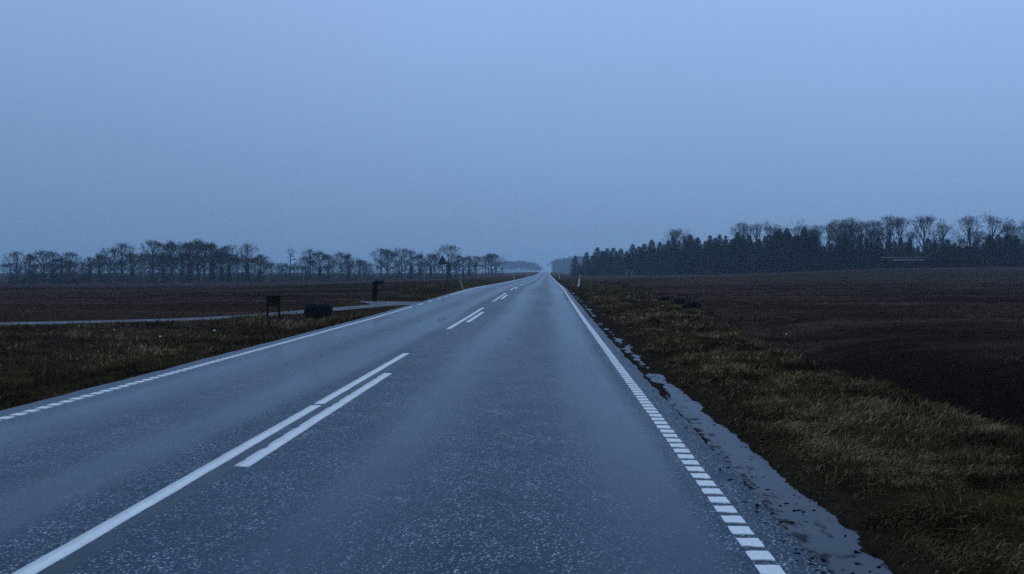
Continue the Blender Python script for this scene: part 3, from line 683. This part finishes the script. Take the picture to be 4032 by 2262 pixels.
SPR = [spruce(51, 10, 2.3), spruce(52, 10, 2.0), spruce(53, 10, 2.6), spruce(54, 10, 2.2), spruce(55, 10, 2.8)]

def px_to(px, d): return (px-2157.0)/F*d
tr_r = random.Random(5)
def put_tree(kind, px, topy, d, label, group, ivy=False, name='bare_tree', basez=None, wid=1.0, cat='tree'):
    X = px_to(px, d); gz = float(ground(np.array([X]), np.array([d]))[0]) if basez is None else basez
    top = EYE+(1073-topy)/F*d; H = max(top-gz, 1.5); s = H/kind['top']
    e = empty(name, (X, d, gz), tr_r.uniform(0, 6.28)); e.scale = (s*wid, s*wid, s)
    link('trunk', kind['trunk'], None, e); link('crown', kind['crown'], None, e)
    if kind['leaves']: link('leaves', kind['leaves'], None, e)
    if ivy: link('ivy', tr_r.choice(IVY), None, e)
    return tag(e, label, cat, group)

LT = [(8,989),(58,1000),(120,985),(159,992),(192,1012),(229,992),(310,1012),(351,1000),(394,977),(444,957),(485,992),(568,946),(612,992),(648,950),(690,955),(723,955),(762,944),(782,957),(813,957),(851,985),(882,966),(956,960),
      (1128,981),(1193,1010),(1210,981),(1251,990),(1285,1005),(1335,993),(1366,1000),(1412,1024),(1496,978),(1527,984),(1577,978),(1617,987),(1652,1002),(1695,1000),(1709,1003),(1765,966),(1797,1006),(1822,1017),(1845,1009),(1871,1009),(1910,1015),(1922,1000),(1936,1000),(1951,1002)]
LEFT_D = lambda px: float(np.interp(px, [0, 600, 1000, 1400, 1700, 1800, 1960], [165, 182, 200, 225, 255, 270, 325]))
LOOK = ['wide rounded crown', 'narrow upswept crown', 'broad spreading crown', 'high open crown', 'slim dense crown', 'full crown, withered leaves', 'low forked crown', 'dense egg-shaped crown']
for i, (px, ty) in enumerate(LT):
    d = LEFT_D(px)+tr_r.uniform(-6, 6)
    if px == 1128: put_tree(LAYER, px, ty, d, 'bare tree with flat layered side branches, alone in a gap of the left row', 'trees along the left field edge'); continue
    if px == 1765:
        put_tree(OAK[2], px, ty, 205, 'tallest forked bare tree right behind the triangular road sign', 'trees along the left field edge', True); continue
    k = (i*5+i//3) % 8; ivy = tr_r.random() < .45
    put_tree(OAK[k], px, ty, d, 'bare tree with %s%s, %s from left in field-edge row' % (LOOK[k], ', ivied trunk' if ivy else '', nth(i+1)), 'trees along the left field edge', ivy, wid=tr_r.uniform(.9, 1.15))
put_tree(OAK[5], 1006, 1004, 192, 'low dark bushy tree with brown leaves, left of the layered tree', 'trees along the left field edge', True, wid=1.3)
# second, hazier row behind, and thickets below
for i in range(128):
    px = -40+i*16+tr_r.uniform(-14, 14); d = LEFT_D(max(0, px))+tr_r.uniform(90, 260)
    if px > 2000: continue
    put_tree(tr_r.choice(DENSE), px, np.interp(px, [0, 300, 500, 900, 1000, 1200, 1500, 1900], [1046, 1036, 1010, 1010, 1034, 1040, 1036, 1046])+tr_r.uniform(-14, 16), d, 'hazy bare tree standing behind the left field-edge row', 'hazy trees behind the left row', wid=1.5)
for i in range(96):
    px = -20+i*21+tr_r.uniform(-9, 9); d = LEFT_D(max(0, px))+tr_r.uniform(-5, 24); X = px_to(px, d); gz = float(ground(np.array([X]), np.array([d]))[0])
    st, tw = tr_r.choice(BUSH); e = empty('bush', (X, d, gz), tr_r.uniform(0, 6.28)); s = tr_r.uniform(.6, 1.35); e.scale = (s*1.25, s*1.25, s)
    link('stems', st, None, e); link('twigs', tw, None, e); tag(e, 'low bare thicket bush under the left field-edge trees', 'bush', 'thicket under the left trees')

# right-hand wood
RT = [(2264,1004),(2284,1040),(2309,990),(2330,1005),(2351,973),(2372,985),(2390,975),(2413,973),(2443,978),(2466,985),(2489,959),(2512,968),(2534,957),(2563,942),(2594,951),(2612,960),(2627,944),(2646,930),(2668,945),(2689,932),(2712,924),(2741,932),(2770,946),(2788,924),(2808,935),
      (2825,922),(2848,926),(2870,940),(2895,909),(2916,930),(2939,924),(2976,938),(3000,928),(3015,920),(3054,897),(3083,895),(3118,925),(3151,893),(3180,915),(3198,924),(3240,950),(3285,930),(3306,922),(3335,945),(3362,940),(3386,936),(3410,950),(3434,938),
      (3469,940),(3495,950),(3517,932),(3549,938),(3580,965),(3617,936),(3645,944),(3693,944),(3720,955),(3741,950),(3849,926),(3881,924),(3917,918),(3949,926),(3985,945),(4022,940)]
RIGHT_D = lambda px: float(np.interp(px, [2264, 2590, 2860, 3200, 3450, 4032], [285, 235, 205, 180, 168, 152]))
def put_spruce(px, ty, d, label, group, wid=1.0):
    X = px_to(px, d); gz = float(ground(np.array([X]), np.array([d]))[0]); H = max(2.0, EYE+(1073-ty)/F*d-gz)
    tm, cm = tr_r.choice(SPR); e = empty('spruce_tree', (X, d, gz-.1), tr_r.uniform(0, 6.28)); s = H/10; e.scale = (s*wid, s*wid, s)
    link('trunk', tm, None, e); link('crown', cm, None, e); return tag(e, label, 'tree', group)
for i, (px, ty) in enumerate(RT):
    back = 12 if px > 3440 else 0
    sz = 'tall' if ty < 930 else ('low' if ty > 960 else 'dark')
    put_spruce(px, ty, RIGHT_D(px)+back+tr_r.uniform(0, 4), '%s pointed spruce, %s from the road along the right-hand wood edge' % (sz, nth(i+1)), 'spruces along the right-hand wood edge', tr_r.uniform(1.05, 1.3)*(1.35 if px < 2560 else 1))
for i in range(110):
    px = 2262+i*16.3; d = RIGHT_D(px)+tr_r.uniform(7, 26)+(12 if px > 3440 else 0)
    ty = float(np.interp(px, [p[0] for p in RT], [p[1] for p in RT]))+tr_r.uniform(6, 40)
    put_spruce(px, min(ty, 1060), d, 'dark spruce behind the front spruces of the right-hand wood', 'spruces deeper in the right-hand wood', 1.25)
RB = [(2655,905),(2700,913),(2912,882),(2972,880),(3030,890),(3132,878),(3184,892),(3240,890),(3280,872),(3312,870),(3334,866),(3372,878),(3402,874),(3432,888),(3477,858),(3521,858),(3601,855),(3669,874),(3777,858),(3853,854),(3921,888),(3993,868),(4028,858)]
for i, (px, ty) in enumerate(RB):
    k = i % 4; d = RIGHT_D(px)+ (26 if px < 3460 else 8)+tr_r.uniform(-2, 6)
    put_tree(BIRCH[k], px, ty, d, 'upswept bare tree above the spruces, %s from left in the right-hand wood' % nth(i+1), 'bare trees above the right-hand wood', wid=1.1)
for i in range(14):
    px = 3180+i*62+tr_r.uniform(-12, 12); d = RIGHT_D(px)+tr_r.uniform(28, 60)
    put_tree(BIRCH[i % 4], px, 922+tr_r.uniform(-14, 30), d, 'hazy bare tree behind the houses and spruces of the right-hand wood', 'hazy trees behind the right-hand wood', wid=1.2)
# low bushes at the foot of the right-hand wood
for i in range(46):
    px = 3380+i*15+tr_r.uniform(-6, 6); d = RIGHT_D(px)+tr_r.uniform(0, 9); X = px_to(px, d); gz = float(ground(np.array([X]), np.array([d]))[0])
    st, tw = tr_r.choice(BUSH); e = empty('bush', (X, d, gz), tr_r.uniform(0, 6.28)); s = tr_r.uniform(.6, 1.0); e.scale = (s*1.3, s*1.3, s)
    link('stems', st, None, e); link('twigs', tw, None, e); tag(e, 'low bare bush in front of the houses on the right', 'bush', 'bushes before the right-hand houses')
# far woods on both sides of the road, faded by the haze
for i in range(34):
    px = 1975+i*4.6; d = tr_r.uniform(1200, 1420); put_tree(tr_r.choice(OAK), px, np.interp(px, [1980, 2050, 2100, 2128], [1032, 1030, 1038, 1052])+tr_r.uniform(-5, 5), d, 'faint hazy tree of the far wood left of the road', 'far wood left of the road', wid=1.5)
for i in range(30):
    px = 2178+i*4.2; d = tr_r.uniform(1100, 1350); ty = np.interp(px, [2174, 2184, 2230, 2290], [1034, 1021, 1018, 1010])+tr_r.uniform(-4, 4)
    if i % 3: put_spruce(px, ty, d, 'faint hazy conifer of the far wood right of the road', 'far wood right of the road', 1.3)
    else: put_tree(tr_r.choice(OAK), px, ty, d, 'faint hazy bare tree of the far wood right of the road', 'far wood right of the road', wid=1.4)

# ------------------------------------------------------------------ buildings at the right
def gz_at(x, y): return float(ground(np.array([float(x)]), np.array([float(y)]))[0])
d = 160.0; X0, X1 = px_to(3452, d), px_to(3708, d); b0 = 2.0
hs = empty('farm_building', ((X0+X1)/2, d, b0)); Lh = (X1-X0)/2
MB().box(-Lh, Lh, 0, 6, 0, 1.9).build('wall', M_WALL, hs)
rf = MB().prism([(-Lh-.3, 0), (Lh+.3, 0), (Lh+.3, .12), (-Lh-.3, .12)], 0, .01)
rf = MB(); rf.v = [(-Lh-.3, -.5, 1.95), (Lh+.3, -.5, 1.95), (Lh+.3, 3, 3.5), (-Lh-.3, 3, 3.5), (-Lh-.3, 6.5, 1.95), (Lh+.3, 6.5, 1.95), (-Lh-.3, -.5, 1.85), (Lh+.3, -.5, 1.85), (Lh+.3, 6.5, 1.85), (-Lh-.3, 6.5, 1.85)]
rf.f = [(0, 1, 2, 3), (3, 2, 5, 4), (6, 7, 1, 0), (4, 5, 8, 9), (6, 0, 3, 4, 9), (1, 7, 8, 5, 2), (6, 9, 8, 7)]
ro = rf.build('roof', M_ROOF, hs)
MB().tube([(-Lh+1.4, -.58, 1.86), (Lh+.2, -.58, 1.93)], [.12, .12], 6).build('gutter', M_GUT, hs)
MB().box(-Lh-.3, Lh-1.5, .32, .42, 2.36, 2.48).build('ridge_strip', M_GUT, ro)
for q in (-3.6, -1.0, 1.6, 4.2): MB().box(q, q+.9, -.03, .02, .8, 1.5).build('window', M_ROOF, hs)
tag(hs, 'long low farm building with a pale gutter line among the right-hand trees', 'building')
d = 150.0; Xc = px_to(3790, d); ct = empty('cottage', (Xc, d, 2.2), math.radians(8))
MB().box(-4.4, 4.4, 0, 7, 0, 1.6).build('wall', M_WALL, ct)
r2 = MB(); r2.v = [(-5.0, -.4, 1.5), (5.0, -.4, 1.5), (2.2, 3.4, 4.2), (-2.2, 3.4, 4.2), (-5.0, 7.4, 1.5), (5.0, 7.4, 1.5)]; r2.f = [(0, 1, 2, 3), (3, 2, 5, 4), (0, 3, 4), (1, 5, 2), (0, 4, 5, 1)]
r2o = r2.build('roof', M_ROOF, ct); MB().box(-.35, .35, 2.9, 3.6, 3.7, 4.75).build('chimney', M_CHIM, r2o)
for q in (-3, 1.8): MB().box(q, q+1.0, -.03, .02, .7, 1.4).build('window', M_ROOF, ct)
tag(ct, 'dark cottage with a hipped roof and a pale chimney at the far right', 'house')
d = 232.0; Xh = px_to(2468, d); hz = gz_at(Xh, d); ht = empty('hut', (Xh, d-6, hz))
MB().box(-.9, .9, 0, 1.8, -.2, 1.75).build('wall', M_HUT, ht); MB().box(-1.08, 1.08, -.2, 2.0, 1.752, 1.86).build('roof', M_HUT, ht); MB().box(-.35, .35, -.04, -.003, 0, 1.5).build('door', M_ROOF, ht)
tag(ht, 'small pale flat-roofed hut in front of the spruces', 'hut')
d = 158.0; am = empty('antenna_mast', (px_to(3640, d), d, 2.1)); MB().tube([(0, 0, 0), (0, 0, 10.0)], [.045, .03], 6).build('mast', M_ROOF, am)
mb = MB(); mb.box(-.9, .1, -.02, .02, 9.55, 9.6)
for q in (-.85, -.6, -.35, -.1): mb.box(q-.015, q+.015, -.3, .3, 9.56, 9.62)
mb.build('antenna', M_ROOF, am); tag(am, 'thin antenna mast rising among bare trees on the right', 'antenna')

# ------------------------------------------------------------------ roadside objects
def delineator(px, d, lean, band, label, white=True, H=.98):
    X = px_to(px, d); z = gz_at(X, d); e = empty('delineator_post', (X, d, z-.03)); e.rotation_euler = (math.radians(2), math.radians(lean), math.radians(8))
    body = M_POSTW if white else M_POSTG; wd, th = .062, .028
    sp = .72 if band else H
    MB().prism([(-wd, -.1), (wd, -.1), (wd, sp*.999), (-wd, sp*.999)], -th, th).build('post', body, e, bevel=.01)
    if band:
        MB().prism([(-wd-.002, sp), (wd+.002, sp), (wd+.002, H+.03), (-wd-.002, H-.04)], -th-.002, th+.002).build('orange_top', M_ORANGE, e, bevel=.01)
    MB().box(-.03, .03, -th-.012, -th-.001, H-.22, H-.05).build('reflector', M_POSTG if band else M_STEEL, e)
    return tag(e, label, 'road post', 'delineator posts along the road')
delineator(2276, 62, 8, True, 'white delineator post with orange top, nearest on the right verge')
delineator(2202, 165, 7, True, 'small faint delineator post farther along the right verge')
delineator(1822, 60, -17, False, 'grimy leaning delineator post, nearest on the left verge', False, 1.0)
delineator(2026, 165, -16, False, 'small leaning delineator post farther along the left verge')
delineator(2076, 280, -8, True, 'tiny distant delineator post on the left where the road rises')

# notice board
d = 26.6; X = px_to(1061, d); z = gz_at(X, d); nb = empty('notice_board', (X, d, z), math.radians(-9)); zt = EYE-(1165-1073)/F*d-z
bw = .215
MB().box(-bw-.028, -bw+.022, -.03, .03, -.1, zt-.035).build('post', M_WOOD, nb, bevel=.006)
MB().box(bw-.022, bw+.028, -.03, .03, -.1, zt-.035).build('post', M_WOOD, nb, bevel=.006)
MB().box(-bw+.022, bw-.022, -.018, .018, zt-.36, zt-.035).build('board', M_MOSSY, nb)
MB().box(-bw+.022, bw-.022, -.032, -.02, zt-.375, zt-.27).build('lower_rail', M_MOSSY, nb, bevel=.004)
MB().prism([(-bw-.065, zt-.035), (bw+.065, zt-.035), (bw+.06, zt-.012), (-bw-.06, zt-.002)], -.11, .11).build('roof_board', M_WOOD, nb, bevel=.004)
tag(nb, 'small dark wooden notice board on two legs beside the side road', 'notice board')

# boulder
def rock(name, sx, sy, sz, seed, sub=4, rough=.18, square=.55):
    import bmesh
    bm = bmesh.new(); bmesh.ops.create_icosphere(bm, subdivisions=sub, radius=1)
    V = np.array([v.co[:] for v in bm.verts]); q = np.sign(V)*np.abs(V)**square; q /= np.maximum(1e-6, np.linalg.norm(q, axis=1)[:, None]**.35)
    nz = fbm(V[:, 0]*1.3+seed, V[:, 1]*1.3+V[:, 2]*1.7, seed, 4)+fbm(V[:, 2]*1.5+seed, V[:, 0]*1.5, seed+3, 4); q = q*(1+rough*nz)[:, None]*np.array([sx, sy, sz])
    for v, c in zip(bm.verts, q): v.co = c
    me = bpy.data.meshes.new(name); bm.to_mesh(me); bm.free(); me.polygons.foreach_set('use_smooth', [True]*len(me.polygons)); return me
d = 28.2; X = px_to(1240, d); z = gz_at(X, d); bo = link('boulder', rock('boulder', .48, .36, .30, 4, 3, .36, .42), M_STONE); bo.location = (X, d, EYE-(1227-1073)/F*d); bo.rotation_euler = (0, math.radians(4), math.radians(-6))
tag(bo, 'big dark wet boulder between the notice board and the road', 'boulder')

# log post with arm
d = 39.5; X = px_to(1466, d); z = gz_at(X, d); lp = empty('log_post', (X, d, z)); H = EYE-(1114-1073)/F*d-z
n = 7; pts = [(.10*i/n+.008*math.sin(i*2), 0, -.15+(H+.15)*i/n) for i in range(n+1)]
MB().tube(pts, [.135, .125, .122, .118, .12, .115, .118, .112], 9).build('post', M_WOOD, lp, smooth=False)
MB().tube([(-.02, -.01, H-.03), (.12, -.015, H-.0), (.26, -.02, H+.012), (.50, -.03, H+.05)], [.08, .08, .075, .075], 8).build('arm', M_WOOD, lp)
MB().tube([(.10, 0, H+.05), (.15, 0, H+.11), (.22, 0, H+.16)], [.05, .045, .02], 6).build('knot', M_WOOD, lp)
tag(lp, 'rough leaning log post with a short horizontal arm at the junction', 'post')

# triangular road sign seen from behind
d = 66.0; X = px_to(1741, d); z = gz_at(X, d); sg = empty('road_sign', (X, d, z), math.radians(-6)); top = EYE+(1073-1006)/F*d-z
hw_, hh = .46, .76
def tri(w_, h_, z0, rr=.05):
    P3 = [(-w_, z0), (w_, z0), (0, z0+h_)]; o = []
    for i in range(3):
        a = Vector(P3[i-1]); b = Vector(P3[i]); c = Vector(P3[(i+1) % 3]); u = (a-b).normalized(); v = (c-b).normalized()
        for t in (0, .33, .67, 1): o.append(tuple(b+(u*(1-t)+v*t)*rr+(-(u+v))*0.0 if t in (0, 1) else b+(u*(1-t)+v*t)*rr*.72))
    return o
MB().prism(tri(hw_, hh, top-hh), -.006, .006).build('panel', M_METAL, sg)
mb = MB().tube([(0, -.04, -.2), (0, -.04, top-.12)], [.033, .033], 10); mb.build('post', M_STEEL, sg)
for q in (.18, .42): MB().box(-.10, .10, -.02, -.007, top-hh+q-.02, top-hh+q+.02).build('bracket', M_STEEL, sg)
tag(sg, 'back of a triangular road sign on a thin post, left of the road', 'sign')

# molehills
for i, (px, y, wd_, ht_, lb) in enumerate([(2672, 35.0, .26, .20, 'smaller dark molehill on the right verge, farther of the two'), (2718, 31.0, .32, .20, 'bigger dark molehill on the right verge, nearer of the two'),
                         (2612, 38.5, .22, .10, 'flat dark molehill on the right verge, farthest of them'), (2490, 35.5, .17, .07, 'tiny dark molehill amid the grass near the right road edge'), (2570, 22.5, .16, .08, 'small flat molehill in the right verge grass, closest to the camera')]):
    X = px_to(px, y); mh = link('molehill', rock('molehill', wd_, wd_*.9, ht_, 60+i, 4, .5, .9), M_SOIL); mh.location = (X, y, gz_at(X, y)+.07); tag(mh, lb, 'molehill', 'molehills on the right verge')
# pale scraps
for px, y, s, lb in [(3084, 24.8, .035, 'small white stone lying in the dark right-hand field'), (820, 22.5, .035, 'white scrap in the left verge grass, right of the other two'), (598, 20.0, .03, 'white scrap in the left verge grass, between the other two'), (408, 21.0, .025, 'white scrap in the left verge grass, nearest the left edge')]:
    X = px_to(px, y); o = link('white_scrap', rock('white_scrap', s, s*.8, s*.6, int(px), 2, .6, .9), M_LITTER); o.location = (X, y, gz_at(X, y)+.07); tag(o, lb, 'litter')
# dry weed stalks by the notice board
for i, (px, y, hgt, lb) in enumerate([(1012, 24.0, .62, 'tall dry weed stalk left of the notice board'), (985, 22.6, .48, 'short dry weed stalk nearest the road, before the notice board'), (1140, 25.4, .34, 'low dry weed between the notice board and the boulder')]):
    X = px_to(px, y); r = random.Random(i+70); e = empty('dry_weed', (X, y, gz_at(X, y)-.02)); mb = MB(); pts = [(0, 0, 0)]
    for k in range(5): pts.append((pts[-1][0]+r.gauss(.01, .015), pts[-1][1]+r.gauss(0, .015), hgt*(k+1)/5))
    mb.tube(pts, [.008, .007, .006, .005, .005, .004], 5).build('stem', M_WOOD, e)
    tw = MB()
    for k in range(9):
        q = Vector(pts[r.randrange(2, 6)]); e2 = q+Vector((r.gauss(0, .08), r.gauss(0, .08), r.uniform(.02, .12))); tw.tube([q, e2], [.004, .012], 4)
    tw.build('seed_heads', M_WOOD, e)['kind'] = 'stuff'; tag(e, lb, 'weed', 'dry weeds by the notice board')

# ------------------------------------------------------------------ haze
hz_m = bpy.data.materials.new('haze'); hz_m.use_nodes = True; t = hz_m.node_tree; t.nodes.clear()
o_ = t.nodes.new('ShaderNodeOutputMaterial'); pv = t.nodes.new('ShaderNodeVolumePrincipled'); pv.inputs['Color'].default_value = (.62, .83, 1.0, 1); pv.inputs['Density'].default_value = 0.00058; pv.inputs['Anisotropy'].default_value = 0.1
t.links.new(pv.outputs[0], o_.inputs['Volume'])
hb = MB().box(-1700, 1700, -120, 1700, -6, 34).build('haze', hz_m); tag(hb, kind='stuff')
